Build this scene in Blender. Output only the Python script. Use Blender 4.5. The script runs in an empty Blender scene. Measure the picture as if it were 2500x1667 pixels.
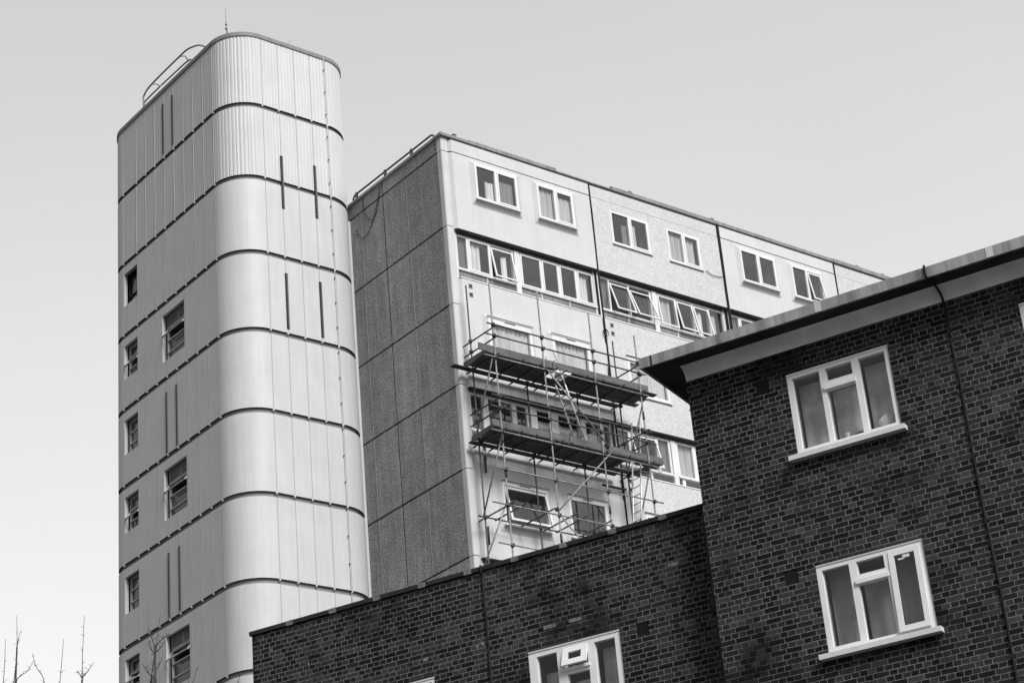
import bpy, math, random
from mathutils import Vector, Matrix
random.seed(7)
SC = bpy.context.scene
COL = SC.collection
R = math.radians

# ------------------------------------------------------------------ camera
cam_d = bpy.data.cameras.new('camera')
cam = bpy.data.objects.new('camera', cam_d); COL.objects.link(cam)
right = Vector((0.79081247, -0.60632046, -0.08361304))
up = Vector((-0.20663296, -0.39306691, 0.89599175))
fwd = Vector((0.57612365, 0.69128424, 0.436128))
m = Matrix.Identity(4)
for i in range(3):
    m[i][0] = right[i]; m[i][1] = up[i]; m[i][2] = -fwd[i]
m.translation = Vector((0, 0, 1.6))
cam.matrix_world = m
cam_d.sensor_width = 36.0
cam_d.sensor_fit = 'HORIZONTAL'
cam_d.lens = 36.0 * 5125.9 / 2500.0
cam_d.clip_start = 0.1
cam_d.clip_end = 3000
SC.camera = cam

# ------------------------------------------------------------------ sky, sun, exposure
SUN_EL, SUN_AZ = R(40), R(190)          # the sun stands behind the camera (towards -Y), veiled
w = bpy.data.worlds.new('World'); SC.world = w; w.use_nodes = True
nt = w.node_tree; nt.nodes.clear()
sky = nt.nodes.new('ShaderNodeTexSky'); sky.sky_type = 'NISHITA'; sky.sun_disc = False
sky.sun_elevation = SUN_EL; sky.sun_rotation = SUN_AZ
sky.air_density = 1.0; sky.dust_density = 6.0; sky.ozone_density = 1.0; sky.altitude = 0
bw = nt.nodes.new('ShaderNodeRGBToBW')  # black-and-white photograph
def wmath(op, a, b):
    n = nt.nodes.new('ShaderNodeMath'); n.operation = op
    for i, x in enumerate((a, b)):
        if isinstance(x, (int, float)): n.inputs[i].default_value = x
        else: nt.links.new(x, n.inputs[i])
    return n.outputs[0]
veil = wmath('POWER', bw.outputs[0], 0.30)      # thin cloud evens the sky out
tc = nt.nodes.new('ShaderNodeTexCoord'); sx = nt.nodes.new('ShaderNodeSeparateXYZ'); nt.links.new(tc.outputs['Generated'], sx.inputs[0])
low = wmath('POWER', wmath('SUBTRACT', 1.0, wmath('MAXIMUM', sx.outputs[2], 0.0)), 1.5)   # paler towards the horizon
val = wmath('MULTIPLY', veil, wmath('ADD', wmath('MULTIPLY', low, 2.75), 2.62))
side_dim = wmath('MAXIMUM', wmath('MULTIPLY', sx.outputs[0], -1.0), 0.0)                      # added dimming of the unseen -X sky, for walls facing it
val = wmath('MULTIPLY', val, wmath('SUBTRACT', 1.0, wmath('MULTIPLY', wmath('POWER', side_dim, 0.6), 0.74)))
cl = nt.nodes.new('ShaderNodeTexNoise'); cl.inputs['Scale'].default_value = 5.0; cl.inputs['Detail'].default_value = 6.0; nt.links.new(tc.outputs['Generated'], cl.inputs['Vector'])
val = wmath('MULTIPLY', val, wmath('ADD', wmath('MULTIPLY', cl.outputs['Fac'], 0.10), 0.95))     # faint cloud texture
bg = nt.nodes.new('ShaderNodeBackground'); bg.inputs['Strength'].default_value = 0.10
wo = nt.nodes.new('ShaderNodeOutputWorld')
nt.links.new(sky.outputs[0], bw.inputs[0]); nt.links.new(val, bg.inputs[0]); nt.links.new(bg.outputs[0], wo.inputs[0])
sd = bpy.data.lights.new('sun', 'SUN'); sd.energy = 2.0; sd.angle = R(20); sd.color = (1, 1, 1)
sun = bpy.data.objects.new('sun', sd); COL.objects.link(sun)
sdir = Vector((math.sin(SUN_AZ) * math.cos(SUN_EL), math.cos(SUN_AZ) * math.cos(SUN_EL), math.sin(SUN_EL)))
sun.rotation_euler = sdir.to_track_quat('Z', 'Y').to_euler()
SC.view_settings.view_transform = 'Standard'
SC.view_settings.look = 'None'
SC.view_settings.exposure = 0.8
SC.view_settings.gamma = 1.0

# ------------------------------------------------------------------ helpers
def tag(o, label=None, cat=None, group=None, kind=None):
    if label: o['label'] = label
    if cat: o['category'] = cat
    if group: o['group'] = group
    if kind: o['kind'] = kind
    return o

def empty(name, loc=(0, 0, 0), rz=0.0):
    o = bpy.data.objects.new(name, None); COL.objects.link(o)
    o.location = loc; o.rotation_euler = (0, 0, rz); o.empty_display_size = 0.3
    return o

class MB:
    def __init__(s): s.v = []; s.f = []; s.sm = []; s.marks = []
    def mark(s, start, idx): s.marks.append((start, len(s.f), idx))
    def quad(s, a, b, c, d, smooth=False):
        n = len(s.v); s.v += [tuple(a), tuple(b), tuple(c), tuple(d)]; s.f.append((n, n+1, n+2, n+3)); s.sm.append(smooth)
    def box(s, x0, x1, y0, y1, z0, z1):
        n = len(s.v)
        s.v += [(x0,y0,z0),(x1,y0,z0),(x1,y1,z0),(x0,y1,z0),(x0,y0,z1),(x1,y0,z1),(x1,y1,z1),(x0,y1,z1)]
        for f in ((0,3,2,1),(4,5,6,7),(0,1,5,4),(1,2,6,5),(2,3,7,6),(3,0,4,7)):
            s.f.append(tuple(n+i for i in f)); s.sm.append(False)
        return s
    def slab(s, x0, x1, y0, y1, z0, z1, holes=(), back=True):
        """upright plate facing -y, with rectangular openings (x0,x1,z0,z1) whose reveals are built"""
        hs = [(max(h[0], x0), min(h[1], x1), max(h[2], z0), min(h[3], z1)) for h in holes]
        xs = sorted({x0, x1, *[h[0] for h in hs], *[h[1] for h in hs]})
        zs = sorted({z0, z1, *[h[2] for h in hs], *[h[3] for h in hs]})
        nx, nz = len(xs)-1, len(zs)-1
        def full(i, k):
            if i < 0 or k < 0 or i >= nx or k >= nz: return False
            cx, cz = (xs[i]+xs[i+1])/2, (zs[k]+zs[k+1])/2
            return not any(h[0] < cx < h[1] and h[2] < cz < h[3] for h in hs)
        for i in range(nx):
            for k in range(nz):
                if not full(i, k): continue
                a, b, c, d = xs[i], xs[i+1], zs[k], zs[k+1]
                s.quad((a,y0,c),(b,y0,c),(b,y0,d),(a,y0,d))
                if back: s.quad((a,y1,c),(a,y1,d),(b,y1,d),(b,y1,c))
                if not full(i-1, k): s.quad((a,y0,c),(a,y0,d),(a,y1,d),(a,y1,c))
                if not full(i+1, k): s.quad((b,y0,c),(b,y1,c),(b,y1,d),(b,y0,d))
                if not full(i, k-1): s.quad((a,y0,c),(a,y1,c),(b,y1,c),(b,y0,c))
                if not full(i, k+1): s.quad((a,y0,d),(b,y0,d),(b,y1,d),(a,y1,d))
        return s
    def tube(s, pts, r, n=8, r1=None, caps=True):
        pts = [Vector(p) for p in pts]; N = len(pts); base = len(s.v)
        ref = None
        for i, p in enumerate(pts):
            t = (pts[min(i+1, N-1)] - pts[max(i-1, 0)]).normalized()
            if ref is None: ref = Vector((0,0,1)) if abs(t.z) < .9 else Vector((1,0,0))
            u = t.cross(ref).normalized(); v = t.cross(u).normalized(); ref = -v if False else ref
            rr = r if r1 is None else r + (r1-r)*i/max(1, N-1)
            for k in range(n):
                a = 2*math.pi*k/n
                s.v.append(tuple(p + (u*math.cos(a) + v*math.sin(a))*rr))
        for i in range(N-1):
            for k in range(n):
                a = base+i*n+k; b = base+i*n+(k+1) % n
                s.f.append((a, b, b+n, a+n)); s.sm.append(True)
        if caps:
            s.f.append(tuple(base+k for k in reversed(range(n)))); s.sm.append(False)
            s.f.append(tuple(base+(N-1)*n+k for k in range(n))); s.sm.append(False)
        return s
    def build(s, name, mat, parent=None, loc=None, rz=None):
        me = bpy.data.meshes.new(name); me.from_pydata(s.v, [], s.f); me.update()
        me.polygons.foreach_set('use_smooth', s.sm)
        for mm in (mat if isinstance(mat, (list, tuple)) else (mat,)): me.materials.append(mm)
        for a, b, i in s.marks:
            for k in range(a, b): me.polygons[k].material_index = i
        o = bpy.data.objects.new(name, me); COL.objects.link(o)
        if loc is not None: o.location = loc
        if rz is not None: o.rotation_euler = (0, 0, rz)
        if parent is not None: o.parent = parent
        return o

def copy_obj(o, parent, loc=None, rot=None):
    c = o.copy(); COL.objects.link(c); c.parent = parent
    if loc is not None: c.location = loc
    if rot is not None: c.rotation_euler = rot
    return c

# ------------------------------------------------------------------ materials (all grey: a black-and-white photograph)
class NT:
    def __init__(s, name):
        s.m = bpy.data.materials.new(name); s.m.use_nodes = True
        s.t = s.m.node_tree; s.b = s.t.nodes['Principled BSDF']; s.out = s.t.nodes['Material Output']
    def n(s, t): return s.t.nodes.new(t)
    def l(s, a, b): s.t.links.new(a, b)
    def math(s, op, a, b=None, c=None, clamp=False):
        n = s.n('ShaderNodeMath'); n.operation = op; n.use_clamp = clamp
        for i, x in enumerate((a, b, c)):
            if x is None: continue
            if isinstance(x, (int, float)): n.inputs[i].default_value = x
            else: s.l(x, n.inputs[i])
        return n.outputs[0]
    def mix(s, f, a, b):          # scalar mix
        n = s.n('ShaderNodeMix'); n.data_type = 'FLOAT'; n.clamp_factor = True
        for i, x in ((0, f), (2, a), (3, b)):
            if isinstance(x, (int, float)): n.inputs[i].default_value = x
            else: s.l(x, n.inputs[i])
        return n.outputs[0]
    def coord(s): return s.n('ShaderNodeTexCoord').outputs['Object']
    def noise(s, vec, scale, detail=3, rough=.5, stretch=None):
        if stretch:
            mp = s.n('ShaderNodeMapping'); mp.inputs['Scale'].default_value = stretch; s.l(vec, mp.inputs[0]); vec = mp.outputs[0]
        n = s.n('ShaderNodeTexNoise'); n.inputs['Scale'].default_value = scale; n.inputs['Detail'].default_value = detail
        n.inputs['Roughness'].default_value = rough; s.l(vec, n.inputs['Vector']); return n.outputs['Fac']
    def ramp(s, f, a, b, lo, hi): # map f in [a,b] to [lo,hi]
        n = s.n('ShaderNodeMapRange'); s.l(f, n.inputs[0])
        n.inputs[1].default_value = a; n.inputs[2].default_value = b; n.inputs[3].default_value = lo; n.inputs[4].default_value = hi
        return n.outputs[0]
    def vary(s, f, amt):          # each panel or board a shade of its own
        oi = s.n('ShaderNodeObjectInfo'); return s.math('MULTIPLY', f, s.ramp(oi.outputs['Random'], 0, 1, 1-amt, 1+amt))
    def grey(s, v):
        n = s.n('ShaderNodeCombineColor')
        for i in range(3):
            if isinstance(v, (int, float)): n.inputs[i].default_value = v
            else: s.l(v, n.inputs[i])
        s.l(n.outputs[0], s.b.inputs['Base Color'])
    def bump(s, h, dist, strength=1.0):
        n = s.n('ShaderNodeBump'); n.inputs['Distance'].default_value = dist; n.inputs['Strength'].default_value = strength
        s.l(h, n.inputs['Height']); s.l(n.outputs[0], s.b.inputs['Normal'])
    def set(s, rough=.8, metal=0.0, spec=.3):
        s.b.inputs['Roughness'].default_value = rough; s.b.inputs['Metallic'].default_value = metal
        s.b.inputs['Specular IOR Level'].default_value = spec

def plain(name, g, rough=.7, var=.12, scale=6, metal=0, spec=.3, fine=0.0):
    k = NT(name); c = k.coord()
    f = k.ramp(k.noise(c, scale, 4), .3, .7, g*(1-var), g*(1+var))
    if fine: f = k.math('MULTIPLY', f, k.ramp(k.noise(c, 90, 2), .3, .7, 1-fine, 1+fine))
    k.grey(f); k.set(rough, metal, spec); return k.m

def streaky(name, g, var=.15, rough=.7, streak=.2, each=0):
    k = NT(name); c = k.coord()
    a = k.ramp(k.noise(c, 1.2, 5), .3, .7, 1-var, 1+var)
    b = k.ramp(k.noise(c, 3.0, 4, .6, stretch=(2.2, 2.2, .16)), .35, .7, 1+streak*.4, 1-streak)
    f = k.math('MULTIPLY', k.math('MULTIPLY', a, b), g)
    f = k.math('MULTIPLY', f, k.ramp(k.noise(c, 55, 3), .3, .7, .96, 1.04))
    if each: f = k.vary(f, each)
    k.grey(f); k.set(rough); return k.m

def pebble(name, lo, hi, scale, bumpd, big=1.0, each=0, runs=0):
    k = NT(name); c = k.coord()
    n1 = k.noise(c, scale, 3, .6); n2 = k.noise(c, scale*.12, 4, .6); n3 = k.noise(c, .35, 3)
    f = k.ramp(n1, .32, .68, lo, hi)
    f = k.math('MULTIPLY', f, k.ramp(n2, .3, .7, 1-.15*big, 1+.15*big))
    f = k.math('MULTIPLY', f, k.ramp(n3, .3, .7, 1-.1*big, 1+.1*big))
    if runs: f = k.math('MULTIPLY', f, k.ramp(k.noise(c, 2.6, 4, .6, stretch=(2.2, 2.2, .13)), .34, .68, 1+runs*.5, 1-runs))
    if each: f = k.vary(f, each)
    k.grey(f); k.bump(n1, bumpd); k.set(.95, 0, .1); return k.m

def brick(name, phase):
    """English bond: stretcher and header courses of 75 mm, queen closers left to chance, mortar 10 mm"""
    k = NT(name); c = k.coord()
    wob = k.n('ShaderNodeTexNoise'); wob.inputs['Scale'].default_value = 9; k.l(c, wob.inputs['Vector'])
    sx = k.n('ShaderNodeSeparateXYZ'); k.l(c, sx.inputs[0])
    sw = k.n('ShaderNodeSeparateColor'); k.l(wob.outputs['Color'], sw.inputs[0])
    u = k.math('ADD', k.math('ADD', sx.outputs[0], sx.outputs[1]), k.ramp(sw.outputs[0], 0, 1, -.008, .008))
    z = k.math('ADD', k.math('SUBTRACT', sx.outputs[2], phase), k.ramp(sw.outputs[1], 0, 1, -.005, .005))
    r = k.math('DIVIDE', z, .075); row = k.math('FLOOR', r); fz = k.math('SUBTRACT', r, row)
    par = k.math('FLOORED_MODULO', row, 2.0)                    # 0 = stretcher course, 1 = header course
    wn0 = k.n('ShaderNodeTexWhiteNoise'); wn0.noise_dimensions = '1D'; k.l(row, wn0.inputs['W'])
    u = k.math('ADD', u, k.ramp(wn0.outputs['Value'], 0, 1, -.012, .012))
    us = k.math('DIVIDE', u, .225); uc = k.math('FLOOR', us)
    wn = k.n('ShaderNodeTexWhiteNoise'); wn.noise_dimensions = '2D'
    cv = k.n('ShaderNodeCombineXYZ'); k.l(uc, cv.inputs[0]); k.l(row, cv.inputs[1]); k.l(cv.outputs[0], wn.inputs['Vector'])
    split = k.math('GREATER_THAN', wn.outputs['Value'], .86)    # now and then two headers in a stretcher course
    half = k.math('MAXIMUM', par, split)
    L = k.mix(half, .225, .1125)
    off = k.math('MULTIPLY', par, .05625)
    ub = k.math('DIVIDE', k.math('ADD', u, off), L); cell = k.math('FLOOR', ub); fu = k.math('SUBTRACT', ub, cell)
    du = k.math('MULTIPLY', k.math('MINIMUM', fu, k.math('SUBTRACT', 1.0, fu)), L)
    dz = k.math('MULTIPLY', k.math('MINIMUM', fz, k.math('SUBTRACT', 1.0, fz)), .075)
    d = k.math('MINIMUM', du, dz)
    d = k.math('ADD', d, k.ramp(k.noise(c, 40, 2), .3, .7, -.0022, .0022))
    inside = k.ramp(d, .0036, .0080, 0, 1)                      # 1 on the brick face
    wn2 = k.n('ShaderNodeTexWhiteNoise'); wn2.noise_dimensions = '3D'
    cv2 = k.n('ShaderNodeCombineXYZ'); k.l(cell, cv2.inputs[0]); k.l(row, cv2.inputs[1]); k.l(half, cv2.inputs[2]); k.l(cv2.outputs[0], wn2.inputs['Vector'])
    rnd = k.math('POWER', wn2.outputs['Value'], 1.9)
    bc = k.ramp(rnd, 0, 1, .011, .052)
    bc = k.math('MULTIPLY', bc, k.ramp(k.noise(c, 30, 4, .6), .3, .7, .72, 1.28))
    big = k.noise(c, .55, 4, .55)
    bc = k.math('MULTIPLY', bc, k.ramp(big, .35, .65, .75, 1.25))
    soot = k.ramp(k.noise(c, .9, 5, .6),   .52, .66, 0, 1)        # smoke-stained patches hide the pointing
    mo = k.math('MULTIPLY', k.ramp(k.noise(c, 14, 3), .3, .7, .09, .22), k.mix(soot, 1.0, .22))
    bc = k.math('MULTIPLY', bc, k.mix(soot, 1.0, .6))
    col = k.mix(inside, mo, bc)
    smear = k.ramp(k.noise(c, .75, 6, .65, stretch=(1, 1, 1.6)), .56, .70, 0, .65)   # old mortar smeared over the face
    col = k.mix(smear, col, k.ramp(k.noise(c, 12, 4), .3, .7, .035, .065))
    k.grey(col); k.bump(inside, .006, .7); k.set(.95, 0, .08); return k.m

def glass(name, refl=.09, tint=.8):
    k = NT(name); k.t.nodes.remove(k.b)
    lw = k.n('ShaderNodeLayerWeight'); lw.inputs[0].default_value = .5
    f = k.math('ADD', k.math('MULTIPLY', k.math('POWER', lw.outputs['Facing'], 4.0), .9), refl, clamp=True)
    tr = k.n('ShaderNodeBsdfTransparent'); tr.inputs[0].default_value = (tint, tint, tint, 1)
    gl = k.n('ShaderNodeBsdfGlossy'); gl.inputs['Roughness'].default_value = .02; gl.inputs[0].default_value = (1, 1, 1, 1)
    mx = k.n('ShaderNodeMixShader'); k.l(f, mx.inputs[0]); k.l(tr.outputs[0], mx.inputs[1]); k.l(gl.outputs[0], mx.inputs[2])
    k.l(mx.outputs[0], k.out.inputs[0]); return k.m

def cloth(name, g):
    k = NT(name); c = k.coord(); f = k.ramp(k.noise(c, 3.0, 3, .5, stretch=(3, 3, .2)), .3, .7, g*.8, g*1.15)
    k.grey(f); k.set(.95, 0, .05); k.b.inputs['Transmission Weight'].default_value = 0.0; return k.m

M = dict(
    clad=streaky('painted_cladding', .55, .035, .5, .06, each=.012),
    clad_core=plain('shaded_backing', .23, .8, .06, 3), lip=plain('dark_underside', .07, .7, .15, 4), seam=plain('panel_seam', .34, .7, .1, 4),  # backing darkened for the bands' shade; lip is a dark tone for undersides
    render=streaky('smooth_render', .57, .04, .8, .04, each=.02),
    render_rough=pebble('spar_dash_render', .43, .66, 26, .005, big=.35),
    dash=pebble('pebble_dash', .16, .42, 17, .025, each=.09, runs=.18),
    concrete=streaky('pale_concrete', .56, .06, .8, .10),
    grey_trim=plain('grey_trim', .22, .6), dark_trim=plain('dark_trim', .09, .6),
    dark=plain('dark_gap', .02, .8), joint_strip=plain('joint_strip_mortar', .25, .9, .3, 25),
    black=plain('black_rubber', .015, .6),
    slot=plain('dark_slot', .016, .6), slot_grey=plain('grey_slot', .055, .7), slot_side=plain('slot_reveal', .14, .6),
    pvc=plain('white_window_frame', .68, .4, .04, 3, spec=.5),
    pvc_old=streaky('weathered_white_paint', .66, .1, .6, .15),
    pvc_brick=plain('off_white_frame', .76, .45, .05, 3, spec=.5),
    dframe=plain('grey_metal_frame', .48, .4, .1, 5, spec=.5),
    spandrel=streaky('grey_spandrel_glass', .20, .2, .25, .2),
    glass=glass('window_glass', .085, .85), glass_dark=glass('tinted_window_glass', .05, .6),
    room=plain('room_wall', .30, .9), room_dark=plain('unlit_room', .10, .9),
    blind=plain('plain_blind', .36, .95, .08, 2), blind_soft=plain('soft_voile', .60, .95, .4, 2.6),
    net=cloth('net_curtain', .62), drape=cloth('pale_drape', .8), dim_net=cloth('dim_net_curtain', .30),
    fascia=streaky('stained_concrete_fascia', .29, .2, .85, .5), coping_grey=streaky('grey_coping', .24, .12, .7, .3), soffit=plain('dark_soffit', .028, .9, .5, 2), cove=plain('pale_cove', .80, .85, .12, 3),  # flat soffit a mottled near-black, cove a pale grey
    sill=plain('painted_sill', .64, .6, .06, 8, fine=.05),
    brick=brick('dark_brick', 13.685), brick_wing=brick('dark_wing_brick', 12.10),
    coping=plain('dark_coping', .022, .9, .3, 6, fine=.1), coping_pale=plain('pale_mortar_patch', .15, .9, .5, 25),
    steel=plain('galvanised_tube', .24, .5, .4, 9, metal=.3, spec=.3), steel_dark=plain('weathered_tube', .085, .6, .5, 9, metal=.2, spec=.2),
    rust=plain('rusty_coupler', .045, .7, .3, 30),
    board=streaky('weathered_board', .06, .2, .85, .3, each=.55), toe=None,
    alu=plain('aluminium', .62, .35, .08, 6, metal=.5),
    bark=plain('twig_bark', .07, .9, .25, 40),
    asphalt=pebble('asphalt', .04, .09, 30, .004),
    air=plain('air_brick', .010, .8, .3, 60),
    cable=plain('black_cable', .026, .9, spec=.05),
)
def wood(name, g):
    k = NT(name); c = k.coord()
    a = k.ramp(k.noise(c, 6, 5, .65, stretch=(.35, 3, 7)), .3, .7, g*.55, g*1.4)
    a = k.math('MULTIPLY', a, k.ramp(k.noise(c, 2.0, 3), .3, .7, .8, 1.2))
    k.grey(a); k.set(.9, 0, .1); return k.m
M['toe'] = wood('weathered_timber', .125)

# ------------------------------------------------------------------ ground
g = MB(); g.quad((-900,-900,0),(900,-900,0),(900,900,0),(-900,900,0))
tag(g.build('ground', M['asphalt']), kind='structure')

# ------------------------------------------------------------------ window builder (local axes: x right, y inwards, z up; origin bottom left of the frame face)
def window(parent, loc, rz, W, H, lights, mat, room='room', depth=.09, glassm='glass', name='window', room_d=1.1, sill=None, drip=False, extra=None):
    """lights: dicts x0,x1,z0,z1, kind fixed/sash/open, tilt (deg), drop, curtain = list of (a,b,top,material)"""
    f = MB().slab(0, W, 0, depth, 0, H, [(l['x0'], l['x1'], l['z0'], l['z1']) for l in lights])
    o = f.build(name, M[mat], parent, loc, rz)
    if room:
        r = MB(); a = .01
        r.quad((a,depth,a),(a,depth,H-a),(a,room_d,H-a),(a,room_d,a)); r.quad((W-a,depth,a),(W-a,room_d,a),(W-a,room_d,H-a),(W-a,depth,H-a))
        r.quad((a,depth,a),(a,room_d,a),(W-a,room_d,a),(W-a,depth,a)); r.quad((a,depth,H-a),(W-a,depth,H-a),(W-a,room_d,H-a),(a,room_d,H-a))
        r.quad((a,room_d,a),(a,room_d,H-a),(W-a,room_d,H-a),(W-a,room_d,a))
        r.build('interior', M[room], o)
    for l in lights:
        x0, x1, z0, z1 = l['x0'], l['x1'], l['z0'], l['z1']; w_, h_ = x1-x0, z1-z0
        k = l.get('kind', 'fixed'); b = l.get('border', .045)
        if k == 'fixed':
            p = MB(); p.quad((x0,.045,z0),(x1,.045,z0),(x1,.045,z1),(x0,.045,z1)); p.build('pane', M[glassm], o)
        else:
            t = R(l.get('tilt', 0)); dr = l.get('drop', 0)
            e = .012
            s = MB().slab(-e, w_+e, -.014 if not t else 0, .035, -h_-e, e, [(b, w_-b, -h_+b, -b)])
            q = MB(); q.quad((b,.015,-h_+b),(w_-b,.015,-h_+b),(w_-b,.015,-b),(b,.015,-b))
            so = s.build('sash', M[l.get('mat', mat)], o, (x0, 0 if not t else -.01, z1-dr)); so.rotation_euler = (t, 0, 0) if not l.get('hinge') else (0, 0, 0)
            qo = q.build('pane', M[glassm], o, (x0, 0 if not t else -.01, z1-dr)); qo.rotation_euler = so.rotation_euler
        for (a, c, top, cm) in l.get('curtain', ()):
            cu = MB(); n = max(8, int((c-a)*60)); ph = random.random()*6
            pts = []
            for i in range(n+1):
                x = x0 + w_*a + (w_*(c-a))*i/n
                y = .13 + (.022*math.sin(i*.9+ph) + .012*math.sin(i*.37+ph*2) if not l.get('flat') else .15 + .006*math.sin(i*.25+ph))
                pts.append((x, y))
            for i in range(n):
                (xa, ya), (xb, yb) = pts[i], pts[i+1]
                zt = z0 + h_*top + .02
                zta = zt - (.0 if top >= 1 else .05*math.sin(i*.5)); 
                cu.quad((xa,ya,z0-.02),(xb,yb,z0-.02),(xb,yb,zt),(xa,ya,zt), True)
            cu.build('curtain', M[cm], o)
    if sill:
        s = MB(); s.box(-sill[0], W+sill[0], -sill[1], .02, -sill[2], -.004); s.build('sill', M[sill[3]], o)
    if drip:
        s = MB(); s.tube([(-.04,-.03,H+.02),(W+.04,-.03,H+.02)], .018, 6); s.build('drip_strip', M['grey_trim'], o)
        s = MB(); s.box(W*.38, W*.62, -.02, -.002, H-.055, H-.03); s.build('trickle_vent', M['grey_trim'], o)
    return o

# ================================================================== TOWER BLOCK (flats)
BX, BY = 34.383, 43.795
block = empty('apartment_block', (BX, BY, 0))
tag(block, 'pale concrete block of flats with dark pebble-dashed gable, standing behind the scaffold', 'apartment block')
P = 2.655
TOPZ = 35.83
BAYS = [(.26, 5.87), (5.935, 11.545), (11.655, 17.20), (17.29, 22.90), (22.98, 28.60), (28.68, 34.2)]
A_BOT = [32.645 - 2*P*i for i in range(7)]           # floors with single windows
A_BOT = [z for z in A_BOT if z > 0]
W_A = [(1.12, 1.67, 'a'), (3.58, 1.49, 'b')]
def bay_mat(i): return M['render'] if i % 2 == 0 else M['render_rough']

# --- body behind the panels
body = MB(); body.box(.16, 34.2, 1.6, 9.8, 0, 35.7)
body.box(.16, .36, .16, 1.6, 0, 35.7)
body.build('structural_core', M['dark'], block)

def surround(parent, x0, x1, z0, z1, yf, yb, L, Rr, B, T, mat):
    s = MB()
    o = [(x0-L,yb,z0-B),(x1+Rr,yb,z0-B),(x1+Rr,yb,z1+T),(x0-L,yb,z1+T)]
    i = [(x0,yf,z0),(x1,yf,z0),(x1,yf,z1),(x0,yf,z1)]
    for a in range(4):
        b = (a+1) % 4; s.quad(o[a], o[b], i[b], i[a])
    for a in range(4):      # reveal
        b = (a+1) % 4; q = [(p[0], yf+.26, p[2]) for p in (i[a], i[b])]
        s.quad(i[a], i[b], q[1], q[0])
    s.build('window_surround', mat, parent)

def two_light(W, H, cur=((), ()), kinds=('fixed','sash'), tilt=(0,0), drop=(0,0)):
    b = .075; mid = .10
    xm = W*.49
    return [dict(x0=b, x1=xm-mid/2, z0=b, z1=H-b, kind=kinds[0], tilt=tilt[0], drop=drop[0], curtain=cur[0], border=.04),
            dict(x0=xm+mid/2, x1=W-b, z0=b, z1=H-b, kind=kinds[1], tilt=tilt[1], drop=drop[1], curtain=cur[1], border=.04)]

TOP_CUR = {(0,0): (((.55,1,.62,'drape'),), ((0,.9,.78,'dim_net'),)),
           (0,1): (((0,1,.95,'net'),), ((0,1,.86,'net'),)),
           (1,0): (((.7,1,.72,'dim_net'),), ((0,.4,.8,'net'),)),
           (1,1): (((0,1,1,'net'),), ((0,.85,.95,'net'),)),
           (2,0): ((), ()), (2,1): ((), ((0,.3,.6,'dim_net'),)), (3,0): (((0,.6,1,'net'),), ())}
LOW_ROUGH = {}

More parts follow.
